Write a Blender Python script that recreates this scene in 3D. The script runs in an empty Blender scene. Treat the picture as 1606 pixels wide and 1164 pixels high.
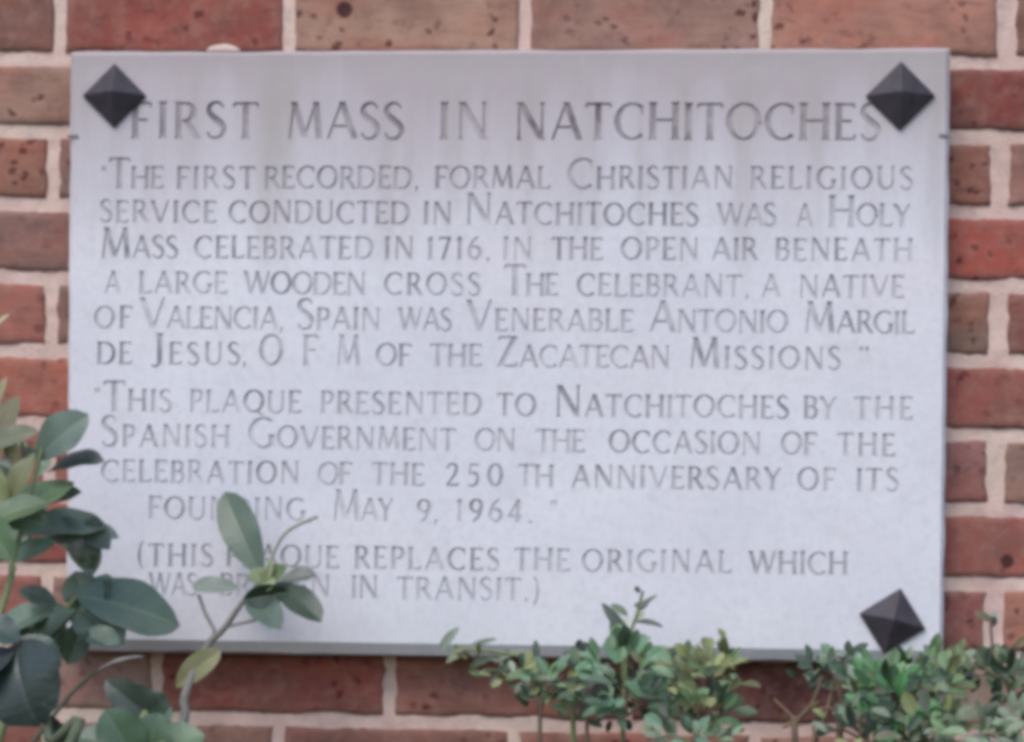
import bpy, bmesh, math, random
from mathutils import Vector, Matrix, noise
from mathutils.geometry import delaunay_2d_cdt

random.seed(7)
scene = bpy.context.scene
col = scene.collection
R = math.radians

# ------------------------------------------------------------------ camera
PZ = 1.75                                  # height of the middle of the plaque
CAM = Vector((0.16624, -2.2, PZ - 0.44782))
YAW, ROLL, FPX, SX, SY = -0.0576585, 0.0154962, 3754.75, 44.415, -739.006
fw = Vector((math.sin(YAW), math.cos(YAW), 0))
r0 = Vector((math.cos(YAW), -math.sin(YAW), 0))
u0 = r0.cross(fw)
rt = math.cos(ROLL) * r0 + math.sin(ROLL) * u0
up = -math.sin(ROLL) * r0 + math.cos(ROLL) * u0
cd = bpy.data.cameras.new('camera')
cam = bpy.data.objects.new('camera', cd)
col.objects.link(cam)
m = Matrix.Identity(4)
for i in range(3):
    m[i][0] = rt[i]; m[i][1] = up[i]; m[i][2] = -fw[i]; m[i][3] = CAM[i]
cam.matrix_world = m
cd.sensor_fit = 'HORIZONTAL'
cd.sensor_width = 36
cd.lens = FPX / 1606 * 36
cd.shift_x = -SX / 1606
cd.shift_y = -SY / 1606
cd.clip_start = 0.02
cd.clip_end = 500
scene.camera = cam


def at(px, py, d=0.0):
    """the point of the plane y = -d that the photo shows at pixel (px, py)"""
    dr = fw + rt * ((px - 803 - SX) / FPX) + up * ((582 - SY - py) / FPX)
    return CAM + dr * ((-d - CAM.y) / dr.y)


# ------------------------------------------------------------------ light
ELEV, AZ = R(54), R(203)                   # sun high, in front of the wall, slightly left
wd = bpy.data.worlds.new('World')
scene.world = wd
wd.use_nodes = True
wn = wd.node_tree.nodes
bg = wn['Background']
sky = wn.new('ShaderNodeTexSky')
sky.sky_type = 'NISHITA'
sky.sun_disc = False
sky.sun_elevation = ELEV
sky.sun_rotation = AZ
sky.air_density = 1.0
sky.dust_density = 1.2
sky.ozone_density = 1.0
wd.node_tree.links.new(sky.outputs[0], bg.inputs[0])
bg.inputs[1].default_value = 0.15
sl = bpy.data.lights.new('sun', 'SUN')
sl.energy = 0.9
sl.angle = R(28)
sl.color = (1.0, 0.97, 0.95)
sun = bpy.data.objects.new('sun', sl)
col.objects.link(sun)
sdir = Vector((math.sin(AZ) * math.cos(ELEV), math.cos(AZ) * math.cos(ELEV), math.sin(ELEV)))
sun.rotation_euler = (-sdir).to_track_quat('-Z', 'Y').to_euler()
sun.location = (0, -2, 5)

scene.view_settings.view_transform = 'Standard'
scene.view_settings.look = 'None'
scene.view_settings.exposure = 0.84
scene.view_settings.gamma = 1
scene.cycles.filter_width = 5.0            # the photo is a soft, low-resolution phone picture
scene.cycles.max_bounces = 6
cd.dof.use_dof = False


# ------------------------------------------------------------------ helpers
def lin(r, g, b):
    f = lambda c: (c / 255) / 12.92 if c <= 10 else ((c / 255 + 0.055) / 1.055) ** 2.4
    return (f(r), f(g), f(b), 1.0)


TINT = (0.95, 0.98, 1.10)                  # colour of the open-shade light on the wall


def alb(r, g, b, k=1.0):
    c = lin(r, g, b)
    return tuple(min(0.85, c[i] / TINT[i] * k) for i in range(3)) + (1.0,)


def tag(o, label=None, cat=None, group=None, kind=None):
    if label: o['label'] = label
    if cat: o['category'] = cat
    if group: o['group'] = group
    if kind: o['kind'] = kind
    return o


def empty(name, loc):
    o = bpy.data.objects.new(name, None)
    o.empty_display_size = 0.05
    col.objects.link(o)
    o.location = loc
    return o


def link_mesh(name, me, mat, parent=None, smooth=False):
    o = bpy.data.objects.new(name, me)
    col.objects.link(o)
    me.materials.append(mat)
    if smooth:
        for p in me.polygons: p.use_smooth = True
    if parent:
        o.parent = parent
        if parent.type == 'EMPTY': o.matrix_parent_inverse = Matrix.Translation(-Vector(parent_world(parent)))
    return o


def parent_world(o):
    v = Vector((0, 0, 0))
    if o.type == 'EMPTY': v = v + o.location
    while o.parent:
        o = o.parent
        if o.type == 'EMPTY': v = v + o.location
    return v


class MB:
    """vertices, faces, one colour per vertex and a uv per vertex, built into one mesh object"""
    def __init__(s):
        s.v, s.f, s.c, s.uv = [], [], [], []

    def add(s, p, c=(1, 1, 1, 1), uv=(0, 0)):
        s.v.append(tuple(p)); s.c.append(tuple(c)); s.uv.append(uv)
        return len(s.v) - 1

    def grid(s, rows):
        for a, b in zip(rows[:-1], rows[1:]):
            for i in range(len(a) - 1):
                s.f.append((a[i], a[i + 1], b[i + 1], b[i]))

    def build(s, name, mat, parent=None, smooth=False):
        me = bpy.data.meshes.new(name)
        me.from_pydata(s.v, [], s.f)
        ca = me.color_attributes.new('tint', 'FLOAT_COLOR', 'POINT')
        for i, c in enumerate(s.c): ca.data[i].color = c
        ul = me.uv_layers.new(name='uv')
        for l in me.loops: ul.data[l.index].uv = s.uv[l.vertex_index]
        me.update()
        return link_mesh(name, me, mat, parent, smooth)


def nodes(name):
    mt = bpy.data.materials.new(name)
    mt.use_nodes = True
    nt = mt.node_tree
    return mt, nt, nt.nodes['Principled BSDF']


def N(nt, kind, **kw):
    n = nt.nodes.new(kind)
    for k, v in kw.items():
        if k in n.inputs: n.inputs[k].default_value = v
        else: setattr(n, k, v)
    return n


def L(nt, a, b): nt.links.new(a, b)


def noise_node(nt, vec, scale, detail=4, rough=0.6, dist=0.0):
    n = N(nt, 'ShaderNodeTexNoise')
    n.inputs['Scale'].default_value = scale
    n.inputs['Detail'].default_value = detail
    n.inputs['Roughness'].default_value = rough
    n.inputs['Distortion'].default_value = dist
    if vec is not None: L(nt, vec, n.inputs['Vector'])
    return n.outputs['Fac']


def ramp(nt, fac, a, b, lo=0.0, hi=1.0):
    n = N(nt, 'ShaderNodeMapRange')
    n.inputs['From Min'].default_value = a
    n.inputs['From Max'].default_value = b
    n.inputs['To Min'].default_value = lo
    n.inputs['To Max'].default_value = hi
    L(nt, fac, n.inputs['Value'])
    return n.outputs['Result']


def math_n(nt, op, a, b=None):
    n = N(nt, 'ShaderNodeMath', operation=op)
    for i, x in enumerate((a, b)):
        if x is None: continue
        if isinstance(x, (int, float)): n.inputs[i].default_value = x
        else: L(nt, x, n.inputs[i])
    return n.outputs[0]


def mix(nt, fac, a, b, mode='MIX'):
    n = N(nt, 'ShaderNodeMix', data_type='RGBA', blend_type=mode)
    for s, x in ((0, fac), (6, a), (7, b)):
        if isinstance(x, (int, float, tuple)): n.inputs[s].default_value = x
        else: L(nt, x, n.inputs[s])
    return n.outputs[2]


def bump(nt, h, strength, dist, bsdf):
    b = N(nt, 'ShaderNodeBump')
    b.inputs['Strength'].default_value = strength
    b.inputs['Distance'].default_value = dist
    L(nt, h, b.inputs['Height'])
    L(nt, b.outputs[0], bsdf.inputs['Normal'])


def scaled(nt, vec, s):
    n = N(nt, 'ShaderNodeMapping')
    n.inputs['Scale'].default_value = s
    L(nt, vec, n.inputs['Vector'])
    return n.outputs[0]


def geo_pos(nt): return N(nt, 'ShaderNodeNewGeometry').outputs['Position']


# ------------------------------------------------------------------ materials
def mat_brick():
    mt, nt, b = nodes('fired_brick')
    p = geo_pos(nt)
    c = N(nt, 'ShaderNodeVertexColor', layer_name='tint').outputs[0]
    big = noise_node(nt, p, 16, 3, 0.55)
    mid = noise_node(nt, p, 70, 4, 0.6)
    streak = noise_node(nt, scaled(nt, p, (30, 30, 160)), 1.0, 3, 0.6)
    fine = noise_node(nt, p, 420, 3, 0.6)
    c1 = mix(nt, ramp(nt, big, 0.42, 0.64, 0, 0.62), c, alb(116, 86, 78))
    c1 = mix(nt, ramp(nt, noise_node(nt, scaled(nt, p, (11, 11, 23)), 1.0, 3, 0.5), 0.5, 0.7, 0, 0.4), c1, alb(172, 92, 78))
    c2 = mix(nt, ramp(nt, mid, 0.45, 0.68, 0, 0.32), c1, alb(168, 132, 122))
    c3 = mix(nt, ramp(nt, streak, 0.45, 0.7, 0, 0.22), c2, alb(98, 58, 58))
    v = N(nt, 'ShaderNodeTexVoronoi'); v.inputs['Scale'].default_value = 62
    wob = N(nt, 'ShaderNodeTexNoise'); wob.inputs['Scale'].default_value = 45; L(nt, p, wob.inputs['Vector'])
    ad = N(nt, 'ShaderNodeVectorMath', operation='MULTIPLY_ADD'); ad.inputs[1].default_value = (0.02, 0.02, 0.02)
    L(nt, wob.outputs['Color'], ad.inputs[0]); L(nt, scaled(nt, p, (1, 0.4, 1)), ad.inputs[2]); L(nt, ad.outputs[0], v.inputs['Vector'])
    spot = math_n(nt, 'MULTIPLY', ramp(nt, v.outputs['Distance'], 0.17, 0.30, 1, 0), ramp(nt, noise_node(nt, p, 9, 2), 0.44, 0.58, 0, 1))
    c4 = mix(nt, math_n(nt, 'MULTIPLY', spot, 0.8), c3, alb(78, 34, 36))
    blot = noise_node(nt, scaled(nt, p, (38, 38, 60)), 1.0, 4, 0.7, 0.6)
    c4 = mix(nt, ramp(nt, blot, 0.56, 0.72, 0, 0.6), c4, alb(84, 48, 48))
    for px_, py_, r_ in ((540, 15, 0.0078), (1580, 880, 0.0066)):        # two shallow blown holes; the shade of their depth is painted dark
        q = at(px_, py_)
        sb = N(nt, 'ShaderNodeVectorMath', operation='DISTANCE')
        L(nt, p, sb.inputs[0]); sb.inputs[1].default_value = (q.x, q.y, q.z)
        c4 = mix(nt, ramp(nt, math_n(nt, 'ADD', sb.outputs['Value'], math_n(nt, 'MULTIPLY', mid, 0.003)), r_, r_ + 0.0025, 0.92, 0), c4, alb(58, 28, 30))
    c5 = mix(nt, ramp(nt, fine, 0.3, 0.7, 0, 0.22), c4, alb(92, 66, 64))
    L(nt, c5, b.inputs['Base Color'])
    b.inputs['Roughness'].default_value = 0.92
    b.inputs['Specular IOR Level'].default_value = 0.25
    h = math_n(nt, 'ADD', math_n(nt, 'MULTIPLY', fine, 0.5), math_n(nt, 'SUBTRACT', mid, math_n(nt, 'MULTIPLY', spot, 0.8)))
    bump(nt, h, 0.6, 0.0016, b)
    return mt


def mat_mortar():
    mt, nt, b = nodes('lime_mortar')
    p = geo_pos(nt)
    a = noise_node(nt, p, 24, 4, 0.6)
    f = noise_node(nt, p, 260, 4, 0.65)
    g = noise_node(nt, p, 7, 2, 0.5)
    c = mix(nt, ramp(nt, a, 0.35, 0.65), alb(210, 181, 176), alb(192, 163, 158))
    c = mix(nt, ramp(nt, g, 0.48, 0.66, 0, 0.5), c, alb(206, 194, 182))
    dirt = noise_node(nt, p, 44, 5, 0.7, 0.4)
    c = mix(nt, ramp(nt, dirt, 0.5, 0.7, 0, 0.6), c, alb(168, 146, 146))
    c = mix(nt, ramp(nt, noise_node(nt, p, 30, 3, 0.6), 0.58, 0.7, 0, 0.6), c, alb(212, 192, 186))
    c = mix(nt, ramp(nt, f, 0.5, 0.8, 0, 0.45), c, alb(164, 138, 134))
    L(nt, c, b.inputs['Base Color'])
    b.inputs['Roughness'].default_value = 0.95
    b.inputs['Specular IOR Level'].default_value = 0.2
    bump(nt, math_n(nt, 'ADD', f, a), 0.7, 0.0018, b)
    return mt


def stone_colour(nt, p):
    """pale limestone with a weathered grey head and runs of dirt below it; p is the world position"""
    sep = N(nt, 'ShaderNodeSeparateXYZ'); L(nt, p, sep.inputs[0])
    z = sep.outputs[2]
    cl = noise_node(nt, p, 9, 4, 0.6)
    fine = noise_node(nt, p, 150, 4, 0.65)
    vein = noise_node(nt, scaled(nt, p, (3, 3, 7)), 1.0, 4, 0.6, 0.8)
    c = mix(nt, ramp(nt, cl, 0.35, 0.68), alb(209, 207, 219), alb(200, 198, 212))
    c = mix(nt, ramp(nt, vein, 0.5, 0.7, 0, 0.5), c, alb(209, 201, 212))
    c = mix(nt, ramp(nt, fine, 0.45, 0.75, 0, 0.4), c, alb(180, 178, 190))
    # weathered band along the head: its lower rim is ragged and runs down in streaks
    run = noise_node(nt, scaled(nt, p, (17, 1, 1.6)), 1.0, 4, 0.62)
    wide = noise_node(nt, scaled(nt, p, (5, 1, 2.5)), 1.0, 3, 0.55)
    h = math_n(nt, 'ADD', z, math_n(nt, 'ADD', math_n(nt, 'MULTIPLY', run, 0.15), math_n(nt, 'MULTIPLY', wide, 0.16)))
    band = ramp(nt, h, PZ + 0.235, PZ + 0.395, 0, 1)
    c = mix(nt, math_n(nt, 'MULTIPLY', band, 0.92), c, alb(166, 154, 162))
    drip = math_n(nt, 'MULTIPLY', ramp(nt, run, 0.5, 0.72, 0, 1), ramp(nt, z, PZ + 0.04, PZ + 0.24, 0, 1))
    c = mix(nt, math_n(nt, 'MULTIPLY', drip, 0.85), c, alb(160, 154, 152))
    edge = ramp(nt, z, PZ + 0.245, PZ + 0.272, 0, 0.6)
    c = mix(nt, edge, c, alb(158, 148, 150))
    grime = noise_node(nt, p, 34, 5, 0.7, 0.5)
    c = mix(nt, ramp(nt, grime, 0.54, 0.74, 0, 0.35), c, alb(176, 172, 180))
    pit = noise_node(nt, p, 330, 2, 0.5)
    c = mix(nt, ramp(nt, pit, 0.66, 0.74, 0, 0.3), c, alb(150, 146, 150))
    low = math_n(nt, 'MULTIPLY', ramp(nt, z, PZ - 0.2, PZ - 0.29, 0, 1), ramp(nt, wide, 0.4, 0.6, 0, 0.4))
    c = mix(nt, low, c, alb(186, 190, 198))
    return c, fine, cl


def mat_stone():
    mt, nt, b = nodes('pale_limestone')
    c, fine, cl = stone_colour(nt, geo_pos(nt))
    L(nt, c, b.inputs['Base Color'])
    b.inputs['Roughness'].default_value = 0.72
    b.inputs['Specular IOR Level'].default_value = 0.3
    bump(nt, math_n(nt, 'ADD', fine, cl), 0.25, 0.0008, b)
    return mt


def mat_letter():
    mt, nt, b = nodes('worn_grey_letter_paint')
    p = geo_pos(nt)
    c, fine, cl = stone_colour(nt, p)
    w = N(nt, 'ShaderNodeVertexColor', layer_name='tint').outputs[0]
    sep = N(nt, 'ShaderNodeSeparateColor'); L(nt, w, sep.inputs[0])
    wear = noise_node(nt, p, 55, 4, 0.65)
    patch = noise_node(nt, p, 16, 3, 0.6)
    keep = math_n(nt, 'MULTIPLY', ramp(nt, math_n(nt, 'ADD', wear, patch), 0.80, 1.14, 1.0, 0.28), sep.outputs[0])
    paint = mix(nt, sep.outputs[1], alb(112, 112, 124), alb(92, 80, 90))
    L(nt, mix(nt, keep, c, paint), b.inputs['Base Color'])
    b.inputs['Roughness'].default_value = 0.8
    b.inputs['Specular IOR Level'].default_value = 0.2
    return mt


def mat_iron(name='dark_iron', c0=(66, 60, 68), c1=(50, 46, 54)):
    mt, nt, b = nodes(name)
    p = geo_pos(nt)
    a = noise_node(nt, p, 90, 4, 0.6)
    L(nt, mix(nt, ramp(nt, a, 0.35, 0.7), alb(*c0), alb(*c1)), b.inputs['Base Color'])
    b.inputs['Metallic'].default_value = 0.15
    b.inputs['Roughness'].default_value = 0.6
    b.inputs['Specular IOR Level'].default_value = 0.4
    bump(nt, a, 0.2, 0.0006, b)
    return mt


def mat_leaf(name='leaf', rough=0.40, trans=0.14):
    mt, nt, b = nodes(name)
    p = geo_pos(nt)
    c = N(nt, 'ShaderNodeVertexColor', layer_name='tint').outputs[0]
    uv = N(nt, 'ShaderNodeUVMap', uv_map='uv').outputs[0]
    sep = N(nt, 'ShaderNodeSeparateXYZ'); L(nt, uv, sep.inputs[0])
    ax = math_n(nt, 'ABSOLUTE', sep.outputs[1])
    rib = ramp(nt, ax, 0.02, 0.10, 1, 0)
    side = math_n(nt, 'SINE', math_n(nt, 'MULTIPLY', math_n(nt, 'SUBTRACT', sep.outputs[0], math_n(nt, 'MULTIPLY', ax, 0.22)), 62))
    vein = math_n(nt, 'MAXIMUM', rib, ramp(nt, side, 0.86, 1.0, 0, 0.45))
    mot = noise_node(nt, p, 60, 4, 0.6)
    c1 = mix(nt, ramp(nt, mot, 0.4, 0.7, 0, 0.5), c, mix(nt, 1.0, c, (0.62, 0.74, 0.6, 1), 'MULTIPLY'))
    c2 = mix(nt, math_n(nt, 'MULTIPLY', vein, 0.5), c1, mix(nt, 1.0, c, (1.9, 1.75, 1.5, 1), 'MULTIPLY'))
    c2 = mix(nt, ramp(nt, noise_node(nt, p, 170, 3, 0.6), 0.64, 0.72, 0, 0.5), c2, (0.16, 0.13, 0.06, 1))
    L(nt, c2, b.inputs['Base Color'])
    b.inputs['Roughness'].default_value = rough
    b.inputs['Specular IOR Level'].default_value = 0.5
    bump(nt, math_n(nt, 'ADD', math_n(nt, 'MULTIPLY', vein, -0.6), mot), 0.35, 0.001, b)
    tr = N(nt, 'ShaderNodeBsdfTranslucent')
    L(nt, mix(nt, 1.0, c2, (1.3, 1.5, 0.7, 1), 'MULTIPLY'), tr.inputs['Color'])
    ms = N(nt, 'ShaderNodeMixShader'); ms.inputs[0].default_value = trans
    L(nt, b.outputs[0], ms.inputs[1]); L(nt, tr.outputs[0], ms.inputs[2])
    L(nt, ms.outputs[0], nt.nodes['Material Output'].inputs['Surface'])
    return mt


def mat_stem():
    mt, nt, b = nodes('twig_bark')
    p = geo_pos(nt)
    c = N(nt, 'ShaderNodeVertexColor', layer_name='tint').outputs[0]
    a = noise_node(nt, p, 130, 4, 0.6)
    L(nt, mix(nt, ramp(nt, a, 0.4, 0.7, 0, 0.6), c, mix(nt, 1.0, c, (0.5, 0.5, 0.5, 1), 'MULTIPLY')), b.inputs['Base Color'])
    b.inputs['Roughness'].default_value = 0.8
    bump(nt, a, 0.5, 0.001, b)
    return mt


def mat_soil():
    mt, nt, b = nodes('garden_soil')
    p = geo_pos(nt)
    a = noise_node(nt, p, 5, 5, 0.65)
    f = noise_node(nt, p, 60, 4, 0.65)
    c = mix(nt, ramp(nt, a, 0.35, 0.65), (0.075, 0.055, 0.04, 1), (0.13, 0.11, 0.075, 1))
    c = mix(nt, ramp(nt, f, 0.45, 0.7, 0, 0.6), c, (0.05, 0.06, 0.025, 1))
    L(nt, c, b.inputs['Base Color'])
    b.inputs['Roughness'].default_value = 0.95
    bump(nt, math_n(nt, 'ADD', a, f), 0.8, 0.02, b)
    return mt


M = dict(brick=mat_brick(), mortar=mat_mortar(), stone=mat_stone(), letter=mat_letter(), iron=mat_iron(),
         clip=mat_iron('grey_clip_metal', (128, 122, 126), (104, 98, 104)), leaf=mat_leaf(),
         soft=mat_leaf('soft_leaf', 0.5, 0.2), stem=mat_stem(), soil=mat_soil())

# ------------------------------------------------------------------ ground
g = MB()
n_ = 40
rows = []
for j in range(n_ + 1):
    row = []
    for i in range(n_ + 1):
        x = 40 * (i / n_ * 2 - 1) ** 3
        y = 0.1 - 80 * (j / n_) ** 3
        row.append(g.add((x, y, 0.02 * noise.noise(Vector((x * 2, y * 2, 3))) - 0.01), uv=(x, y)))
    rows.append(row)
g.grid(rows[::-1])
tag(g.build('ground', M['soil'], smooth=True), kind='structure')

# ------------------------------------------------------------------ brick wall
TILT = -0.0072                             # the old courses fall slightly to the right
PITCH, Z0 = 0.0680, PZ + 0.2727            # bed joint above course 1 at x = 0
BED = 0.0125                               # bed joint height
A_J = [-0.4215, -0.2058, 0.0132, 0.2338, 0.4535]
B_J = [-0.5330, -0.3204, -0.1030, 0.1160, 0.3380]
PX = 0.2189


def joints(kind):
    js = list(A_J if kind == 'A' else B_J)
    while js[0] > -3.0: js.insert(0, js[0] - PX)
    while js[-1] < 3.0: js.append(js[-1] + PX)
    return js


# brick colours read off the photo: (course, x of any point in the brick) -> colour
SEEN = [(0, -.5, (120, 78, 74)), (0, -.3, (130, 64, 60)), (0, -.1, (160, 122, 112)), (0, .1, (146, 110, 105)),
        (0, .35, (165, 112, 103)), (0, .55, (122, 84, 76)),
        (1, -.43, (150, 114, 106)), (1, .45, (116, 54, 54)),
        (2, -.5, (140, 92, 82)), (2, -.4, (112, 98, 98)), (2, .43, (132, 84, 78)), (2, .5, (146, 104, 100)),
        (3, -.43, (124, 90, 90)), (3, .45, (160, 74, 68)),
        (4, -.5, (158, 92, 87)), (4, -.4, (96, 84, 86)), (4, .43, (122, 100, 92)), (4, .5, (132, 76, 74)),
        (5, -.43, (164, 92, 82)), (5, .45, (138, 76, 74)),
        (6, -.5, (152, 92, 84)), (6, .43, (134, 88, 92)), (6, .5, (132, 102, 98)),
        (7, -.43, (144, 74, 72)), (7, .45, (140, 78, 76)),
        (8, -.5, (150, 84, 80)), (8, -.4, (140, 108, 106)), (8, .43, (126, 74, 75)), (8, .5, (154, 100, 90)),
        (9, -.42, (148, 118, 118)), (9, -.2, (124, 62, 60)), (9, .0, (136, 86, 80)), (9, .22, (84, 44, 46)), (9, .42, (142, 124, 116)),
        (10, -.3, (128, 92, 86)), (10, -.1, (124, 80, 76)), (10, .1, (140, 92, 86)), (10, .3, (152, 112, 106)), (10, .5, (140, 116, 108))]
PALETTE = [(130, 70, 66), (146, 104, 98), (160, 96, 86), (120, 84, 82), (150, 118, 110), (140, 78, 74), (118, 60, 58)]


def brick_colour(k, x0, x1):
    for kk, x, c in SEEN:
        if kk == k and x0 < x < x1: return c
    return random.choice(PALETTE)


HOLES = [(q.x, q.z - TILT * q.x) for q in (at(540, 15), at(1580, 880))]


def add_brick(mb, x0, x1, z0, z1, c, fine, seed):
    nx = max(3, int((x1 - x0) / (0.0055 if fine else 0.05)))
    nz = 13 if fine else 3
    rag = 0.0022 if fine else 0.0
    rr = 0.0045
    V = Vector
    base = alb(*c, 1.12)
    base = (base[0] * 0.98, base[1] * 1.06, base[2] * 0.98, 1)
    gridv = []
    yoff = 0.0012 * noise.noise(V((seed * 3.1, 5, 1)))
    tiltx, tiltz = 0.006 * noise.noise(V((seed, 1.3, 7))), 0.012 * noise.noise(V((seed, 9.3, 2)))
    prof = lambda n: [0, 0.012, 0.035] + [0.035 + 0.93 * (i / (n - 4)) for i in range(1, n - 4)] + [0.965, 0.988, 1]
    xs = [i / nx for i in range(nx + 1)]
    zs = [0, 0.02, 0.06, 0.14, 0.26, 0.4, 0.5, 0.6, 0.74, 0.86, 0.94, 0.98, 1.0] if fine else [0, 0.08, 0.92, 1]
    if fine: xs = sorted(set([0, 0.006, 0.018, 0.982, 0.994, 1] + [round(x, 4) for x in xs if 0.03 < x < 0.97]))
    for tz in zs:
        row = []
        for tx in xs:
            x = x0 + (x1 - x0) * tx
            z = z0 + (z1 - z0) * tz
            # ragged outline: pull the rim in and out with noise along it
            ex = rag * (noise.noise(V((seed * 7, z * 60, 1))) + 0.5 * noise.noise(V((seed * 7, z * 210, 1))))
            ez0 = rag * (noise.noise(V((x * 22, seed * 7, 4))) + 0.5 * noise.noise(V((x * 170, seed * 7, 4))))
            ez1 = rag * (noise.noise(V((x * 22, seed * 7, 8))) + 0.5 * noise.noise(V((x * 170, seed * 7, 8))))
            x += ex * ((1 - tx) ** 6 - tx ** 6) * 1.3
            z += (ez0 * (1 - tz) ** 4 - ez1 * tz ** 4) * 1.3
            dx = min(x - x0, x1 - x); dz = min(z - z0, z1 - z)
            dmin = max(0.0, min(min(tx, 1 - tx) * (x1 - x0), min(tz, 1 - tz) * (z1 - z0)))
            y = yoff
            if dmin < rr: y += 0.0040 * (1 - math.sqrt(max(0, 1 - (1 - dmin / rr) ** 2)))
            if fine: y += 0.0009 * noise.noise(V((x * 40, z * 40, seed))) + 0.0005 * noise.noise(V((x * 160, z * 160, seed)))
            for hx, hz in HOLES:
                dd = math.hypot(x - hx, z - hz)
                if dd < 0.009: y += 0.003 * (1 - (dd / 0.009) ** 2)
            y += (tx - 0.5) * tiltx * 0.2 + (tz - 0.5) * tiltz * 0.1
            k = 1 + 0.10 * noise.noise(V((x * 18, z * 30, seed * 2)))
            if dmin < 0.008:                       # mortar smeared over the arrises
                s = (1 - dmin / 0.008) * (0.30 + 0.30 * noise.noise(V((x * 60, z * 60, 3))))
                s = max(0, s)
            else: s = 0
            mc = alb(150, 124, 118)
            cc = tuple(base[i] * k * (1 - s) + mc[i] * s for i in range(3)) + (1,)
            row.append(mb.add((x, y, z + TILT * x), cc, (x, z)))
        gridv.append(row)
    mb.grid(gridv)
    # sides run back into the mortar
    rim = gridv[0] + [r[-1] for r in gridv[1:]] + gridv[-1][-2::-1] + [r[0] for r in gridv[-2:0:-1]]
    back = [mb.add((mb.v[i][0], 0.03, mb.v[i][2]), mb.c[i], mb.uv[i]) for i in rim]
    for i in range(len(rim)):
        j = (i + 1) % len(rim)
        mb.f.append((rim[j], rim[i], back[i], back[j]))


wall = empty('brick_wall', (0, 0.1, 0))
tag(wall, 'red and brown brick wall with pale pinkish mortar carrying the white stone plaque', 'wall')
bw = MB()
seed = 1
for k in range(-16, 30):
    zt = Z0 - PITCH * (k - 1) - BED / 2 if True else 0
    zb = Z0 - PITCH * k + BED / 2
    if zt < 0.02: break
    js = joints('A' if k % 2 == 0 else 'B')
    for a, b in zip(js[:-1], js[1:]):
        if a > 2.6 or b < -2.6: continue
        fine = (-1 <= k <= 11) and b > -0.75 and a < 0.75
        w = 0.0055 + 0.0012 * noise.noise(Vector((a * 9, k, 2)))
        ww = 0.0055 + 0.0012 * noise.noise(Vector((b * 9, k, 5)))
        if fine and (k in (2, 4, 6, 8)) and b > 0.44: w += 0.001
        if abs(a - 0.4535) < 0.01: w += 0.0025 if k else 0.003
        if abs(b - 0.4535) < 0.01: ww += 0.0025 if k else 0.003
        off = -0.004 if (k in (2, 4, 6, 8) and True) else 0.0
        oa = off if abs(a) < 0.5 else 0
        ob = off if abs(b) < 0.5 else 0
        add_brick(bw, a + oa + w, b + ob - ww, max(zb, 0.0), zt, brick_colour(k, a, b), fine, seed)
        seed += 1
bw.build('brickwork', M['brick'], wall, smooth=True)

mo = MB()
rows = []
xs = [-2.7, -2.2, -1.7, -1.2] + [-0.8 + i * 0.005 for i in range(321)] + [1.2, 1.7, 2.2, 2.7]
zs = [0, 0.4, 0.8, 1.1] + [PZ - 0.48 + i * 0.005 for i in range(193)] + [2.5, 2.85, 3.3]
for z in zs:
    rows.append([mo.add((x, 0.0032 + (0.012 if min(math.hypot(x - hx, z - hz - TILT * hx) for hx, hz in HOLES) < 0.013 else 0) + 0.0014 * noise.noise(Vector((x * 30, 1, z * 30))) + 0.0013 * noise.noise(Vector((x * 110, 4, z * 110))), z), uv=(x, z)) for x in xs])
mo.grid(rows)
# body of the wall behind the joints
b0 = [mo.add(p) for p in ((-2.7, 0.24, 0), (2.7, 0.24, 0), (2.7, 0.24, 3.3), (-2.7, 0.24, 3.3))]
c0 = [rows[0][0], rows[0][-1], rows[-1][-1], rows[-1][0]]
mo.f += [(b0[1], b0[0], b0[3], b0[2]), (c0[3], c0[2], b0[2], b0[3]), (c0[0], c0[3], b0[3], b0[0]), (c0[2], c0[1], b0[1], b0[2])]
# the dab of mortar left on the head of the plaque
p0 = at(350, 79, 0.004)
dab = []
for j in range(6):
    ph = j / 5 * math.pi / 2
    dab.append([mo.add((p0.x + 0.016 * math.cos(ph) * math.cos(t), p0.y + 0.002 - 0.005 * math.sin(ph), p0.z + (0.0058 + 0.003 * noise.noise(Vector((t, 1, 2)))) * math.cos(ph) * math.sin(t)))
                for t in [2 * math.pi * i / 20 for i in range(21)]])
mo.grid(dab)
mo.build('mortar', M['mortar'], wall, smooth=True)

# ------------------------------------------------------------------ letters: roman capitals as stroked glyphs, cap height 1
TT, tt = 0.165, 0.064


def quad(p, q, hw_p, hw_q):
    """a straight stroke from p to q with half widths, ends cut flat"""
    dx, dy = q[0] - p[0], q[1] - p[1]
    ln = math.hypot(dx, dy)
    if abs(dy) > 0.35 * ln:
        k = ln / abs(dy)
        return [(p[0] - hw_p * k, p[1]), (p[0] + hw_p * k, p[1]), (q[0] + hw_q * k, q[1]), (q[0] - hw_q * k, q[1])]
    nx, ny = -dy / ln, dx / ln
    return [(p[0] + nx * hw_p, p[1] + ny * hw_p), (p[0] - nx * hw_p, p[1] - ny * hw_p),
            (q[0] - nx * hw_q, q[1] - ny * hw_q), (q[0] + nx * hw_q, q[1] + ny * hw_q)]


def chain(pts, ths):
    out = []
    L_, R_ = [], []
    n = len(pts)
    for i in range(n):
        a = pts[max(0, i - 1)]; b = pts[min(n - 1, i + 1)]
        dx, dy = b[0] - a[0], b[1] - a[1]
        ln = math.hypot(dx, dy) or 1
        nx, ny = -dy / ln, dx / ln
        h = ths[i] / 2
        L_.append((pts[i][0] + nx * h, pts[i][1] + ny * h)); R_.append((pts[i][0] - nx * h, pts[i][1] - ny * h))
    for i in range(n - 1):
        out.append([L_[i], R_[i], R_[i + 1], L_[i + 1]])
    return out


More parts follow.
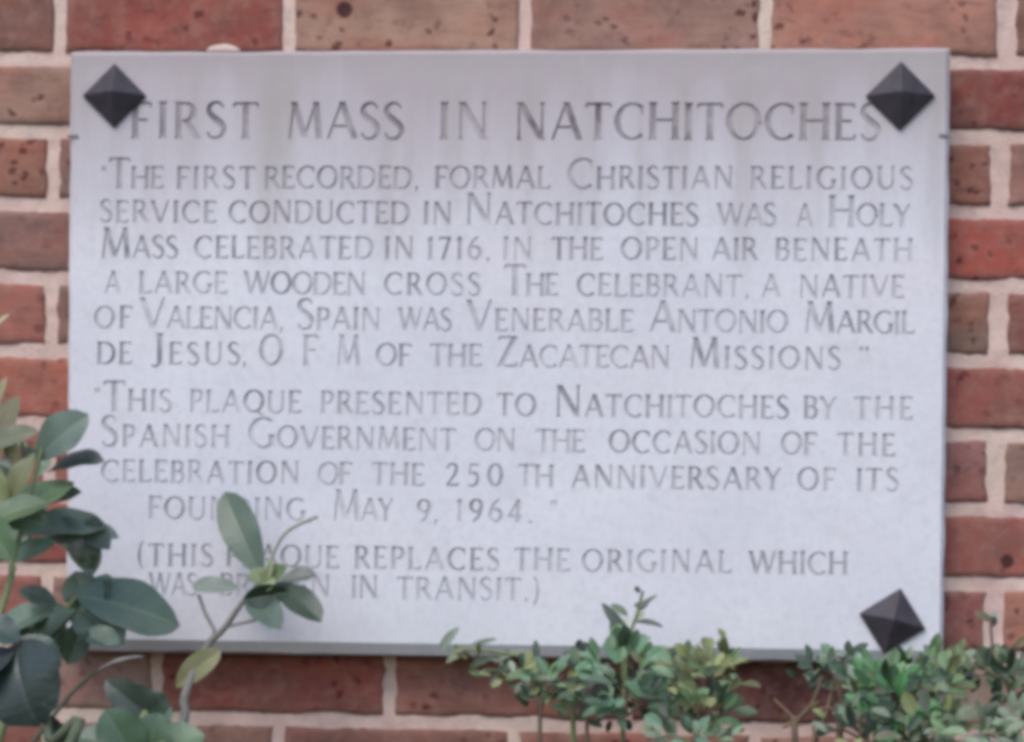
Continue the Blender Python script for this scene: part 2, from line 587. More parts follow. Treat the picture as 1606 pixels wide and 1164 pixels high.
def arc(cx, cy, rx, ry, a0, a1, n=14, thick=TT, thin=tt):
    pts, ths = [], []
    for i in range(n + 1):
        t = R(a0 + (a1 - a0) * i / n)
        pts.append((cx + rx * math.cos(t), cy + ry * math.sin(t)))
        ths.append(thin + (thick - thin) * abs(math.cos(t)) ** 1.3)
    return chain(pts, ths)


def stem(x, y0=0, y1=1, t=TT, s0=True, s1=True):
    out = [quad((x, y0), (x, y1), t / 2, t / 2)]
    for y, on, dy in ((y0, s0, 0.028), (y1, s1, -0.028)):
        if on:
            e = t / 2 + 0.045
            out.append([(x - e, y), (x + e, y), (x + t / 2, y + dy * 2.6), (x - t / 2, y + dy * 2.6)])
    return out


def bar(x0, x1, y, t=tt, tick0=0, tick1=0):
    out = [[(x0, y - t / 2), (x1, y - t / 2), (x1, y + t / 2), (x0, y + t / 2)]]
    for x, k in ((x0, tick0), (x1, tick1)):
        if k: out.append([(x - 0.03, y), (x + 0.03, y), (x + 0.03, y + k), (x - 0.03, y + k)])
    return out


def diag(x0, y0, x1, y1, t): return [quad((x0, y0), (x1, y1), t / 2, t / 2)]


def sp(pts):
    """smooth curve through (x, y, thickness) points"""
    P, T = [], []
    n = len(pts)
    for i in range(n - 1):
        p0, p1, p2, p3 = pts[max(0, i - 1)], pts[i], pts[i + 1], pts[min(n - 1, i + 2)]
        for k in range(4):
            t = k / 4
            f = lambda c: 0.5 * (2 * p1[c] + (p2[c] - p0[c]) * t + (2 * p0[c] - 5 * p1[c] + 4 * p2[c] - p3[c]) * t * t + (3 * p1[c] - p0[c] - 3 * p2[c] + p3[c]) * t ** 3)
            P.append((f(0), f(1))); T.append(max(0.03, f(2)))
    P.append(pts[-1][:2]); T.append(pts[-1][2])
    return chain(P, T)


h = TT / 2
G = {}
G['A'] = (0.84, diag(0.06, 0, 0.42, 1, tt) + diag(0.78, 0, 0.42, 1, TT) + bar(0.17, 0.66, 0.34))
G['B'] = (0.62, stem(0.12) + bar(0.1, 0.34, 0.96) + bar(0.1, 0.36, 0.52) + bar(0.1, 0.36, 0.04) + arc(0.32, 0.74, 0.19, 0.22, -90, 90) + arc(0.34, 0.28, 0.22, 0.24, -90, 90))
G['C'] = (0.80, arc(0.47, 0.5, 0.40, 0.47, 48, 312, 18) + [[(0.70, 0.70), (0.76, 0.70), (0.76, 0.90), (0.70, 0.86)]])
G['D'] = (0.84, stem(0.12) + bar(0.1, 0.38, 0.96) + bar(0.1, 0.38, 0.04) + arc(0.36, 0.5, 0.40, 0.46, -90, 90))
G['E'] = (0.58, stem(0.12) + bar(0.1, 0.52, 0.96, tt, 0, -0.10) + bar(0.1, 0.46, 0.52) + bar(0.1, 0.54, 0.04, tt, 0, 0.12))
G['F'] = (0.56, stem(0.12) + bar(0.1, 0.54, 0.96, tt, 0, -0.12) + bar(0.1, 0.46, 0.51))
G['G'] = (0.84, arc(0.47, 0.5, 0.40, 0.47, 48, 315, 18) + stem(0.74, 0.06, 0.44, TT, False, True))
G['H'] = (0.84, stem(0.12) + stem(0.72) + bar(0.12, 0.72, 0.52))
G['I'] = (0.26, stem(0.13))
G['J'] = (0.42, stem(0.28, 0.02, 1, TT, False, True) + sp([(0.30, 0.2, .13), (0.26, 0.02, .10), (0.16, -0.06, .07), (0.02, -0.03, .06)]))
G['K'] = (0.74, stem(0.12) + diag(0.16, 0.44, 0.62, 1, tt) + diag(0.70, 0, 0.28, 0.60, TT))
G['L'] = (0.56, stem(0.12) + bar(0.1, 0.54, 0.04, tt, 0, 0.13))
G['M'] = (1.00, diag(0.10, 0, 0.20, 1, tt) + diag(0.20, 1, 0.50, 0.06, TT) + diag(0.50, 0.06, 0.80, 1, tt) + diag(0.90, 0, 0.80, 1, TT))
G['N'] = (0.86, stem(0.12, 0, 1, tt) + diag(0.14, 1, 0.74, 0, TT) + stem(0.74, 0, 1, tt, False, True))
G['O'] = (0.92, arc(0.46, 0.5, 0.39, 0.47, 0, 360, 26))
G['P'] = (0.58, stem(0.12) + bar(0.1, 0.32, 0.96) + bar(0.1, 0.32, 0.47) + arc(0.31, 0.715, 0.21, 0.245, -90, 90))
G['Q'] = (0.92, arc(0.46, 0.5, 0.39, 0.47, 0, 360, 26) + diag(0.84, -0.12, 0.52, 0.10, 0.10))
G['R'] = (0.68, stem(0.12) + bar(0.1, 0.32, 0.96) + bar(0.1, 0.34, 0.50) + arc(0.31, 0.73, 0.20, 0.23, -90, 90) + diag(0.64, 0, 0.32, 0.50, TT))
G['S'] = (0.56, sp([(.47, .82, .05), (.40, .94, .06), (.27, .98, .075), (.12, .91, .11), (.075, .77, .14), (.14, .64, .16), (.28, .52, .17), (.42, .40, .17), (.49, .25, .145), (.42, .08, .10), (.27, .02, .075), (.12, .05, .06), (.05, .18, .05)]))
G['T'] = (0.68, stem(0.34, 0, 1, TT, True, False) + bar(0.02, 0.66, 0.96, tt, -0.11, -0.11))
G['U'] = (0.80, stem(0.12, 0.34, 1, TT, False, True) + stem(0.68, 0.34, 1, tt * 1.1, False, True) + sp([(0.12, 0.36, TT), (0.14, 0.2, TT), (0.24, 0.06, .11), (0.40, 0.02, .08), (0.56, 0.07, .08), (0.66, 0.2, .085), (0.68, 0.36, .088)]))
G['V'] = (0.82, diag(0.06, 1, 0.42, 0, TT) + diag(0.76, 1, 0.42, 0, tt))
G['W'] = (1.16, diag(0.05, 1, 0.33, 0, TT) + diag(0.58, 1, 0.33, 0, tt) + diag(0.56, 1, 0.84, 0, TT) + diag(1.10, 1, 0.84, 0, tt))
G['Y'] = (0.72, diag(0.05, 1, 0.36, 0.46, TT) + diag(0.67, 1, 0.36, 0.46, tt) + stem(0.36, 0, 0.5, TT, True, False))
G['Z'] = (0.66, bar(0.06, 0.60, 0.96, tt, -0.11, 0) + bar(0.04, 0.62, 0.04, tt, 0, 0.12) + diag(0.09, 0.02, 0.56, 0.98, TT))
G['1'] = (0.34, stem(0.18, 0, 1, TT, True, False) + diag(0.05, 0.84, 0.17, 0.99, 0.06))
G['2'] = (0.58, sp([(.06, .76, .06), (.12, .90, .075), (.27, .97, .08), (.43, .90, .12), (.47, .74, .145), (.40, .52, .13), (.24, .28, .10), (.06, .06, .08)]) + bar(0.04, 0.54, 0.045, 0.09, 0, 0.10))
G['4'] = (0.62, stem(0.43, 0, 1, TT, True, False) + diag(0.04, 0.30, 0.42, 0.99, tt) + bar(0.03, 0.60, 0.28))
G['5'] = (0.56, bar(0.14, 0.50, 0.95, 0.09) + diag(0.10, 0.52, 0.16, 0.96, tt) + sp([(.09, .53, .07), (.24, .60, .09), (.42, .52, .13), (.47, .32, .15), (.40, .10, .12), (.22, .02, .08), (.05, .06, .06)]))
G['6'] = (0.62, arc(0.31, 0.30, 0.23, 0.27, 0, 360, 20) + sp([(.08, .30, .14), (.11, .56, .13), (.24, .82, .10), (.46, .99, .06)]))
G['7'] = (0.58, bar(0.04, 0.54, 0.95, 0.09, -0.11, 0) + diag(0.20, 0, 0.50, 0.95, 0.12))
G['9'] = (0.62, arc(0.31, 0.70, 0.23, 0.27, 0, 360, 20) + sp([(.54, .70, .14), (.51, .44, .13), (.38, .18, .10), (.16, .01, .06)]))
G['0'] = (0.66, arc(0.33, 0.5, 0.26, 0.47, 0, 360, 22))
G[','] = (0.22, [[(0.05, 0.0), (0.15, 0.0), (0.15, 0.11), (0.05, 0.11)], [(0.02, -0.14), (0.08, -0.12), (0.15, 0.0), (0.08, 0.0)]])
G['.'] = (0.22, [[(0.06, 0.0), (0.16, 0.0), (0.16, 0.11), (0.06, 0.11)]])
G['('] = (0.30, sp([(.24, 1.10, .05), (.12, .86, .09), (.07, .48, .11), (.12, .10, .09), (.24, -.14, .05)]))
G[')'] = (0.30, sp([(.06, 1.10, .05), (.18, .86, .09), (.23, .48, .11), (.18, .10, .09), (.06, -.14, .05)]))
G['"'] = (0.34, [[(0.06, 0.78), (0.10, 0.78), (0.13, 1.0), (0.04, 1.0)], [(0.22, 0.78), (0.26, 0.78), (0.29, 1.0), (0.20, 1.0)]])

# every line: (baseline at x = 160, baseline at x = 1420, words); a word: text, left px, right px, how much paint is left
HEAD = (217.5, 220.5, [('FIRST', 205, 405, .85), ('MASS', 449, 634, .9), ('IN', 689, 766, .85), ('NATCHITOCHES', 807, 1382, .95)])
BODY = [
    (296, 297, [('"', 158, 168, .7), ('The', 171, 257, .75), ('first', 277, 400, .75), ('recorded,', 415, 658, .8), ('formal', 682, 863, .75), ('Christian', 891, 1150, .75), ('religious', 1177, 1432, .72)]),
    (349, 356, [('service', 157, 340, .75), ('conducted', 359, 643, .8), ('in', 664, 709, .75), ('Natchitoches', 730, 1096, .85), ('was', 1125, 1218, .7), ('a', 1249, 1275, .7), ('Holy', 1299, 1428, .75)]),
    (405, 410, [('Mass', 157, 280, .85), ('celebrated', 305, 586, .8), ('in', 603, 649, .8), ('1716,', 669, 770, .75), ('in', 789, 835, .7), ('the', 865, 946, .75), ('open', 974, 1096, .75), ('air', 1116, 1188, .72), ('beneath', 1216, 1432, .75)]),
    (460, 468, [('a', 164, 190, .8), ('large', 218, 357, .75), ('wooden', 383, 574, .72), ('cross', 603, 754, .72), ('The', 791, 876, .68), ('celebrant,', 905, 1176, .75), ('a', 1194, 1224, .75), ('native', 1253, 1419, .75)]),
    (515, 524, [('of', 148, 207, .75), ('Valencia,', 220, 446, .55), ('Spain', 466, 597, .7), ('was', 625, 709, .62), ('Venerable', 732, 994, .68), ('Antonio', 1018, 1236, .85), ('Margil', 1260, 1434, .8)]),
    (571, 581, [('de', 152, 207, .75), ('Jesus', 237, 377, .78), (',', 380, 388, .5), ('O', 407, 444, .8), ('F', 475, 499, .75), ('M', 527, 566, .72), ('of', 590, 645, .65), ('the', 675, 756, .62), ('Zacatecan', 780, 1051, .72), ('Missions', 1080, 1319, .82), ('"', 1346, 1365, .55)]),
    (645, 659, [('"', 147, 158, .4), ('This', 163, 270, .68), ('plaque', 298, 473, .72), ('presented', 503, 756, .58), ('to', 780, 841, .7), ('Natchitoches', 870, 1238, .75), ('by', 1260, 1312, .75), ('the', 1340, 1432, .55)]),
    (700, 716, [('Spanish', 159, 361, .75), ('Government', 390, 715, .7), ('on', 745, 809, .7), ('the', 841, 918, .45), ('occasion', 955, 1194, .8), ('of', 1225, 1281, .7), ('the', 1314, 1404, .75)]),
    (756, 771, [('celebration', 159, 470, .58), ('of', 499, 552, .62), ('the', 584, 666, .68), ('250', 699, 789, .72), ('th', 813, 869, .5), ('anniversary', 896, 1225, .75), ('of', 1251, 1311, .7), ('its', 1343, 1410, .68)]),
    (813, 826, [('founding,', 233, 492, .5), ('May', 521, 617, .65), ('9,', 654, 688, .75), ('1964.', 715, 836, .75), ('"', 862, 876, .45)]),
    (887, 903, [('(this', 216, 335, .7), ('plaque', 355, 532, .7), ('replaces', 556, 784, .88), ('the', 807, 894, .85), ('original', 913, 1147, .8), ('which', 1175, 1330, .62)]),
    (932, 953, [('was', 234, 310, .55), ('broken', 345, 518, .6), ('in', 551, 593, .72), ('transit.)', 623, 846, .68)]),
]

FR = 0.035                                 # the face of the plaque stands this far off the bricks
plaque = empty('plaque', (0, -FR / 2, PZ - 0.27))
tag(plaque, 'white stone plaque with engraved grey capitals and dark pyramid studs on the brick wall', 'plaque')

CT = [at(110, 80, FR), at(1491, 74, FR), at(1480, 1023, FR), at(101, 1003, FR)]     # outer corners of the face
stone = MB()
lets = [MB() for _ in range(13)]        # the heading and the twelve lines below it
DEPTH = 0.0016


def word_polys(text, x0, x1, base_at, cap, small):
    """polygons of a word in metres in the face plane: list of (poly, wear factor per letter)"""
    gl = []
    for ch in text:
        s = small if (ch.islower() or ch in ',.()"' or ch.isdigit()) else cap
        gl.append((ch.upper(), s))
    w = sum(G[c][0] * s for c, s in gl)
    n = len(gl)
    span = x1 - x0
    ls = (span - w) / max(1, n - 1)
    kx = 1.0
    mx, mn = 0.34 * small, 0.02 * small
    if n == 1: kx, ls = span / w, 0
    elif ls < mn: kx = (span - mn * (n - 1)) / w; ls = mn
    elif ls > mx: kx = (span - mx * (n - 1)) / w; ls = mx
    x = x0
    out = []
    for c, s in gl:
        wd_, polys = G[c]
        fade = random.choice((1, 1, 1, 0.62)) * random.uniform(0.66, 1.15) * (0.85 if x > 0.33 else 1)
        jz = random.uniform(-0.0004, 0.0004)
        for po in polys:
            q = [(x + px * s * kx, base_at(x) + jz + py * s) for px, py in po]
            ar = sum(q[i][0] * q[(i + 1) % len(q)][1] - q[(i + 1) % len(q)][0] * q[i][1] for i in range(len(q)))
            if ar < 0: q = q[::-1]
            out.append((q, fade))
        x += wd_ * s * kx + ls
    return out


INS = 0.004                                # bevel round the rim
inner = [CT[0] + Vector((INS, 0, -INS)), CT[1] + Vector((-INS, 0, -INS)), CT[2] + Vector((-INS, 0, 0.001)), CT[3] + Vector((INS, 0, 0.001))]


def edge_x(side, z):
    a, b = (inner[0], inner[3]) if side == 0 else (inner[1], inner[2])
    return a.x + (b.x - a.x) * (z - a.z) / (b.z - a.z)


lines = [HEAD + (0.0338, 0.0338, 1.0)] + [b + (0.0285, 0.0207, 0.0) for b in BODY]
bands = []
for bl, br, words, cap, small, hd in lines:
    pl_, pr_ = at(160, bl, FR), at(1420, br, FR)
    bands.append((pl_, pr_, words, cap, small, hd))
zl = lambda pl_, pr_, x: pl_.z + (pr_.z - pl_.z) * (x - pl_.x) / (pr_.x - pl_.x)
xl, xr = -0.5, 0.5
# the face is cut in four strips, one for the heading and one for each paragraph
GROUPS = [(0, 1), (1, 7), (7, 11), (11, 13)]
cuts = [(inner[0].z, inner[1].z)]
for a, b in GROUPS[:-1]:
    q = bands[b - 1]
    cuts.append((zl(q[0], q[1], inner[0].x) - 0.0045, zl(q[0], q[1], inner[1].x) - 0.0045))
cuts.append((inner[3].z, inner[2].z))


def cell(c4, polys):
    """triangulates one cell of the face with the letters cut out and sunk"""
    vs, fs, meta = [], [], []
    for q, fade, line in polys:
        st = len(vs)
        vs += [Vector(p) for p in q]
        fs.append(list(range(st, st + len(q)))); meta.append((fade, line))
    st = len(vs)
    vs += [Vector(p) for p in c4]
    fs.append(list(range(st, st + 4)))
    frame = len(fs) - 1
    ov, oe, of, _, _, oof = delaunay_2d_cdt(vs, [], fs, 0, 1e-6, True)
    inside = {}
    top = {}
    for fi, f in enumerate(of):
        src = [s for s in oof[fi] if s != frame]
        if src: inside[fi] = meta[src[0]]
    def tv(i):
        if i not in top: top[i] = stone.add((ov[i].x, -FR, ov[i].y))
        return top[i]
    floor, rim, edges = {}, {}, {}
    def fv(i, fl):
        if i not in floor: floor[i] = lets[fl[1]].add((ov[i].x, -FR + DEPTH, ov[i].y), (fl[0], 0.0 if fl[1] else 1.0, 0, 1))
        return floor[i]
    def rv(i, fl):
        if i not in rim: rim[i] = lets[fl[1]].add((ov[i].x, -FR, ov[i].y), (fl[0] * 0.6, 0.0 if fl[1] else 1.0, 0, 1))
        return rim[i]
    for fi, f in enumerate(of):
        if fi in inside:
            fl = inside[fi]
            lets[fl[1]].f.append(tuple(fv(i, fl) for i in f))
            for a, b in zip(f, list(f[1:]) + [f[0]]): edges[(a, b)] = fl
        elif oof[fi]:
            stone.f.append(tuple(tv(i) for i in f))
    for (a, b), fl in edges.items():
        if (b, a) not in edges:
            lets[fl[1]].f.append((fv(b, fl), fv(a, fl), rv(a, fl), rv(b, fl)))


for gi, (ga, gb) in enumerate(GROUPS):
    polys = []
    for i in range(ga, gb):
        pl_, pr_, words, cap, small, hd = bands[i]
        base = lambda x: zl(pl_, pr_, x)
        for t, a, b, k in words:
            py = lines[i][0] + (lines[i][1] - lines[i][0]) * (a - 160) / 1260 - 15
            polys += [(q, k * f, i) for q, f in word_polys(t, at(a, py, FR).x, at(b, py, FR).x, base, cap, small)]
    (tl, tr), (bl_, br_) = cuts[gi], cuts[gi + 1]
    zc = lambda za, zb_, x: za + (zb_ - za) * (x - inner[0].x) / (inner[1].x - inner[0].x)
    c4 = [(edge_x(0, bl_), zc(bl_, br_, edge_x(0, bl_))), (edge_x(1, br_), zc(bl_, br_, edge_x(1, br_))),
          (edge_x(1, tr), zc(tl, tr, edge_x(1, tr))), (edge_x(0, tl), zc(tl, tr, edge_x(0, tl)))]
    cell(c4, polys)

# rim, sides and back of the slab
BK = 0.004
nrm = 64
def ring(c4, y, drop=(0, 0, 0, 0)): return [(p.x, y, p.z + d) for p, d in zip(c4, drop)]
r_in = ring(inner, -FR)
r_out = ring(CT, -FR + 0.0035)
r_out[2] = (CT[2].x, -FR + 0.007, CT[2].z - 0.0085); r_out[3] = (CT[3].x, -FR + 0.007, CT[3].z - 0.0085)
r_bk = [(p[0], -BK, p[2]) for p in r_out]
def strip(ra, rb, wob):
    for e in range(4):
        a0, a1, b0_, b1 = ra[e], ra[(e + 1) % 4], rb[e], rb[(e + 1) % 4]
        A_, B_ = [], []
        for k in range(nrm + 1):
            t = k / nrm
            pa = Vector(a0).lerp(Vector(a1), t); pb = Vector(b0_).lerp(Vector(b1), t)
            if wob and 0 < k < nrm:
                d = 0.0012 * noise.noise(Vector((pb.x * 30, e, pb.z * 30)))
                pb += Vector((d if e in (1, 3) else 0, 0, d if e in (0, 2) else 0))
            A_.append(stone.add(pa)); B_.append(stone.add(pb))
        for k in range(nrm): stone.f.append((A_[k], A_[k + 1], B_[k + 1], B_[k]))
strip(r_in, r_out, True)
strip(r_out, r_bk, False)
bq = [stone.add(p) for p in r_bk]
stone.f.append(tuple(bq))
so = stone.build('stone_slab', M['stone'], plaque)
for i, l_ in enumerate(lets):
    lo = l_.build('lettering', M['letter'], so)
    if i == 0: lo['label'] = 'larger darker heading capitals across the top'


# pyramid studs
def stud(px, py, half_px, rot_deg, label=None):
    c = at(px, py, FR)
    s = half_px * 0.000578
    mb = MB()
    a = [R(rot_deg) + R(90 * k) for k in range(4)]
    def rg(rad, y): return [mb.add((c.x + rad * math.cos(t), y, c.z + rad * math.sin(t))) for t in a]
    r1, r2, r3 = rg(s, -FR + 0.001), rg(s, -FR - 0.003), rg(s * 0.06, -FR - 0.0162)
    for A_, B_ in ((r1, r2), (r2, r3)):
        for k in range(4): mb.f.append((A_[k], A_[(k + 1) % 4], B_[(k + 1) % 4], B_[k]))
    mb.f.append(tuple(r3))
    o = mb.build('pyramid_stud', M['iron'], plaque)
    bv = o.modifiers.new('edge', 'BEVEL'); bv.width = 0.0007; bv.segments = 2; bv.limit_method = 'ANGLE'; bv.angle_limit = R(15)
    if label: o['label'] = label
    return o


stud(180, 151, 50.5, 0)
stud(1412, 151.5, 53.5, 0)
stud(1399.5, 974.5, 52.5, -12.7, 'dark pyramid stud turned slightly out of square')


def clip(px, py, px2):
    a, b = at(px, py, FR), at(px2, py, FR)
    mb = MB()
    x0, x1 = min(a.x, b.x), max(a.x, b.x)
    n = 8
    rows = []
    for k in range(n + 1):
        x = x0 + (x1 - x0) * k / n
        w = 0.0012 + 0.0005 * math.sin(k * 2.1)
        rows.append([mb.add(q) for q in ((x, -FR + 0.001, a.z - w), (x, -FR - 0.0012, a.z - w), (x, -FR - 0.0012, a.z + w), (x, -FR + 0.001, a.z + w))])
    mb.grid(rows)
    for rr_ in (rows[0], rows[-1]): mb.f.append(tuple(rr_))
    return mb.build('edge_clip', M['clip'], plaque)


clip(1473, 213, 1489)
clip(106, 214, 123)

# ------------------------------------------------------------------ plants
def tube(mb, pts, rads, c, n=7):
    rings = []
    for i, p in enumerate(pts):
        a = pts[max(0, i - 1)]; b = pts[min(len(pts) - 1, i + 1)]
        d = (b - a).normalized()
        s = d.cross(Vector((0.13, 1, 0.21))).normalized()
        t = d.cross(s)
        rings.append([mb.add(p + (s * math.cos(q) + t * math.sin(q)) * rads[i], c) for q in [2 * math.pi * k / n for k in range(n + 1)]])
    mb.grid(rings)
    e = mb.add(pts[-1] + (pts[-1] - pts[-2]).normalized() * rads[-1], c)
    for k in range(n): mb.f.append((rings[-1][k], rings[-1][k + 1], e))


def curve(pts, n=6):
    P = [Vector(p) for p in pts]
    out = []
    for i in range(len(P) - 1):
        p0, p1, p2, p3 = P[max(0, i - 1)], P[i], P[i + 1], P[min(len(P) - 1, i + 2)]
        for k in range(n):
            t = k / n
            out.append(0.5 * (2 * p1 + (p2 - p0) * t + (2 * p0 - 5 * p1 + 4 * p2 - p3) * t * t + (3 * p1 - p0 - 3 * p2 + p3) * t ** 3))
    out.append(P[-1])
    return out


def leaf(mb, base, tip, width, face, c, fold=0.25, droop=0.12, belly=0.5, point=1.0, wav=0.05, nu=12, nv=6):
    """a leaf blade from base to tip; face is the direction its upper side looks; belly says where it is widest"""
    ax = tip - base
    ln = ax.length
    u = ax / ln
    fc = (face - u * face.dot(u)).normalized()
    s = u.cross(fc).normalized()
    rows = []
    ph = random.uniform(0, 6)
    for i in range(nu + 1):
        t = i / nu
        e = math.log(0.5) / math.log(belly)
        w = math.sin(math.pi * min(1, t ** e)) ** (0.62 if t < belly else 0.62 * point) * width / 2
        w = max(w, 0.0006)
        cen = base + ax * t + fc * (ln * droop * 4 * t * (1 - t) * 0.5)
        row = []
        for j in range(nv + 1):
            q = j / nv * 2 - 1
            z = fold * abs(q) * w + wav * w * math.sin(t * 13 + ph + (2 if q > 0 else 0)) * q * q
            k = 1 + 0.08 * noise.noise(Vector((t * 3 + ph, q * 2, ph)))
            row.append(mb.add(cen + s * (q * w) + fc * z, (c[0] * k, c[1] * k, c[2] * k, 1), (t, q)))
        rows.append(row)
    mb.grid(rows)


V = Vector
WIDE = 1.25
FRONT = V((0, -1, 0.35))


def P(px, py, d): return at(px, py, d)


def pl(mb, b, t, wpx, d, c, face=FRONT, d2=None, k=1.0, **kw):
    """leaf between two photo pixels at distance d (base) and d2 (tip) off the wall"""
    TONE = random.uniform(0.78, 1.04)
    if wpx > 20: wpx *= WIDE
    m_ = sum(c) / 3
    c = tuple(min(255, (v + (m_ - v) * 0.3) * TONE) for v in c)
    B = P(b[0], b[1], d); T = P(t[0], t[1], d if d2 is None else d2)
    leaf(mb, B, T, wpx * 0.000587 * (2.2 - d) / 2.2, V(face), alb(*c, k), **kw)


STEM_G, STEM_B, STEM_GR = alb(112, 122, 84), alb(96, 78, 66), alb(138, 134, 136)

# ---- broad-leaved shrub at the left
sh = empty('broadleaf_shrub', (-0.62, -0.42, 0))
tag(sh, 'broad leaved evergreen shrub growing up beside and over the lower left corner of the plaque', 'shrub')


def branch(parent, pts, r0_, r1_, c, name='branch'):
    mb = MB()
    cv = curve(pts)
    n = len(cv)
    tube(mb, cv, [r0_ + (r1_ - r0_) * i / (n - 1) for i in range(n)], c)
    return mb, cv


root = V((-0.62, -0.42, 0.0))
DK = (52, 66, 62)
# branch 1: upper tuft
mb, cv = branch(sh, [root, V((-0.60, -0.36, 0.7)), P(-30, 1060, .30), P(20, 880, .26), P(52, 760, .22), P(66, 700, .2)], 0.004, 0.0015, STEM_G)
br1 = mb.build('branch', M['stem'], sh, smooth=True)
f1 = MB()
pl(f1, (56, 722), (139, 650), 56, .20, (104, 132, 120), (0.2, -1, 0.5), fold=.2, belly=.55)
pl(f1, (74, 742), (164, 724), 44, .19, (66, 82, 80), (0.1, -0.7, 0.9), fold=.35, belly=.62, point=.7)
pl(f1, (-14, 842), (116, 756), 62, .24, (104, 138, 100), (-0.2, -1, 0.7), d2=.18, fold=.25)
pl(f1, (-18, 822), (74, 790), 46, .27, (112, 146, 98), (-0.2, -1, 0.8), fold=.25)
pl(f1, (28, 842), (166, 824), 56, .20, (96, 124, 110), (0.1, -1, 0.75), d2=.14, fold=.3, belly=.6)
pl(f1, (108, 806), (172, 862), 40, .15, (104, 124, 116), (0.4, -1, 0.4), fold=.3, belly=.5)
pl(f1, (112, 824), (146, 902), 44, .13, (122, 136, 134), (0.5, -1, 0.2), fold=.3)
pl(f1, (20, 880), (88, 850), 30, .2, (84, 112, 92), (0, -1, 0.6))
pl(f1, (-30, 800), (20, 880), 44, .30, (100, 134, 96), (-0.3, -1, 0.5))
pl(f1, (-20, 700), (60, 676), 30, .3, (116, 120, 92), (-.2, -1, .4))
pl(f1, (60, 790), (128, 772), 34, .18, (96, 128, 112), (.1, -1, .8))
pl(f1, (-6, 800), (70, 826), 44, .26, (98, 132, 98), (-.1, -1, .5))
pl(f1, (64, 836), (138, 838), 40, .17, (94, 122, 108), (.1, -1, .4))
pl(f1, (126, 826), (186, 844), 24, .13, (110, 126, 120), (.5, -1, .4))
pl(f1, (118, 850), (152, 880), 30, .14, (114, 130, 126), (.4, -1, .4))
random.seed(5)
for cx, cy, rx, ry, n in ((36, 800, 62, 46, 13), (46, 716, 40, 40, 6), (150, 856, 18, 40, 6), (60, 985, 70, 40, 12), (150, 960, 40, 34, 6)):
    for _ in range(n):
        a = random.uniform(0, 6.28)
        b = (cx + rx * random.uniform(-.7, .5), cy + ry * random.uniform(-.6, .9))
        l_ = random.uniform(34, 62)
        e = (b[0] + l_ * math.cos(a), b[1] - l_ * (math.sin(a) * .7 - .1))
        if e[0] > cx + rx * 1.15: continue
        c = random.choice([(66, 92, 76), (86, 118, 96), (106, 136, 104), (74, 98, 88), (52, 74, 58), (120, 142, 126)])
        pl(f1, b, e, l_ * random.uniform(.42, .6), random.uniform(.10, .2), c, (random.uniform(-.6, .5), -1, random.uniform(.1, 1)), fold=random.uniform(.15, .45), belly=random.uniform(.45, .6), wav=.12)
f1.build('foliage', M['leaf'], br1)
y1 = MB()
pl(y1, (16, 788), (54, 716), 36, .25, (156, 160, 112), (-0.3, -1, 0.5), fold=.3, belly=.5)
pl(y1, (10, 790), (-12, 726), 30, .26, (138, 146, 100), (-0.5, -1, 0.4))
pl(y1, (-14, 716), (30, 622), 44, .24, (134, 124, 92), (-0.2, -1, 0.3), belly=.4)
pl(y1, (34, 742), (14, 660), 28, .24, (136, 128, 98), (-0.6, -1, 0.2))
pl(y1, (38, 746), (34, 690), 12, .22, (124, 110, 86), (0.6, -1, 0.2))
pl(y1, (-6, 640), (10, 592), 16, .24, (168, 154, 112), (-0.2, -1, 0.3))
pl(y1, (-10, 512), (14, 494), 9, .25, (196, 186, 140), (0, -1, 0.5))
o = y1.build('young_foliage', M['soft'], br1)
o['label'] = 'pale yellow green young leaves at the shrub tip'

# branch 2: the big pointed leaves over the corner of the plaque
mb, cv = branch(sh, [root, V((-0.56, -0.32, 0.75)), P(10, 1120, .22), P(60, 1010, .17), P(122, 936, .13)], 0.006, 0.0024, STEM_G)
br2 = mb.build('branch', M['stem'], sh, smooth=True)
f2 = MB()
pl(f2, (116, 934), (282, 982), 82, .14, (104, 134, 122), (0.15, -1, 0.55), d2=.09, fold=.16, belly=.52, point=1.0)
pl(f2, (112, 948), (194, 1012), 62, .13, (100, 130, 116), (0.1, -1, 0.45), fold=.2)
pl(f2, (140, 960), (118, 896), 50, .11, (92, 116, 108), (-0.1, -1, 0.6), fold=.25)
pl(f2, (158, 972), (168, 900), 46, .10, (94, 120, 110), (0.2, -1, 0.5), fold=.25, point=.8)
pl(f2, (122, 962), (20, 1028), 40, .16, (66, 92, 78), (-0.1, -1, 0.7), fold=.45)
pl(f2, (118, 956), (48, 1014), 34, .17, (110, 138, 116), (-0.2, -1, 0.9), fold=.2)
pl(f2, (92, 948), (-24, 1012), 44, .19, (112, 146, 126), (-0.2, -1, 0.8), fold=.25)
pl(f2, (104, 980), (66, 1030), 36, .15, (92, 122, 96), (-0.2, -1, 0.4))
pl(f2, (134, 978), (106, 1042), 40, .12, (74, 102, 84), (0.1, -1, 0.3), fold=.4)
pl(f2, (88, 946), (30, 926), 26, .2, (58, 82, 70), (-0.3, -1, 0.5))
f2.build('foliage', M['leaf'], br2)

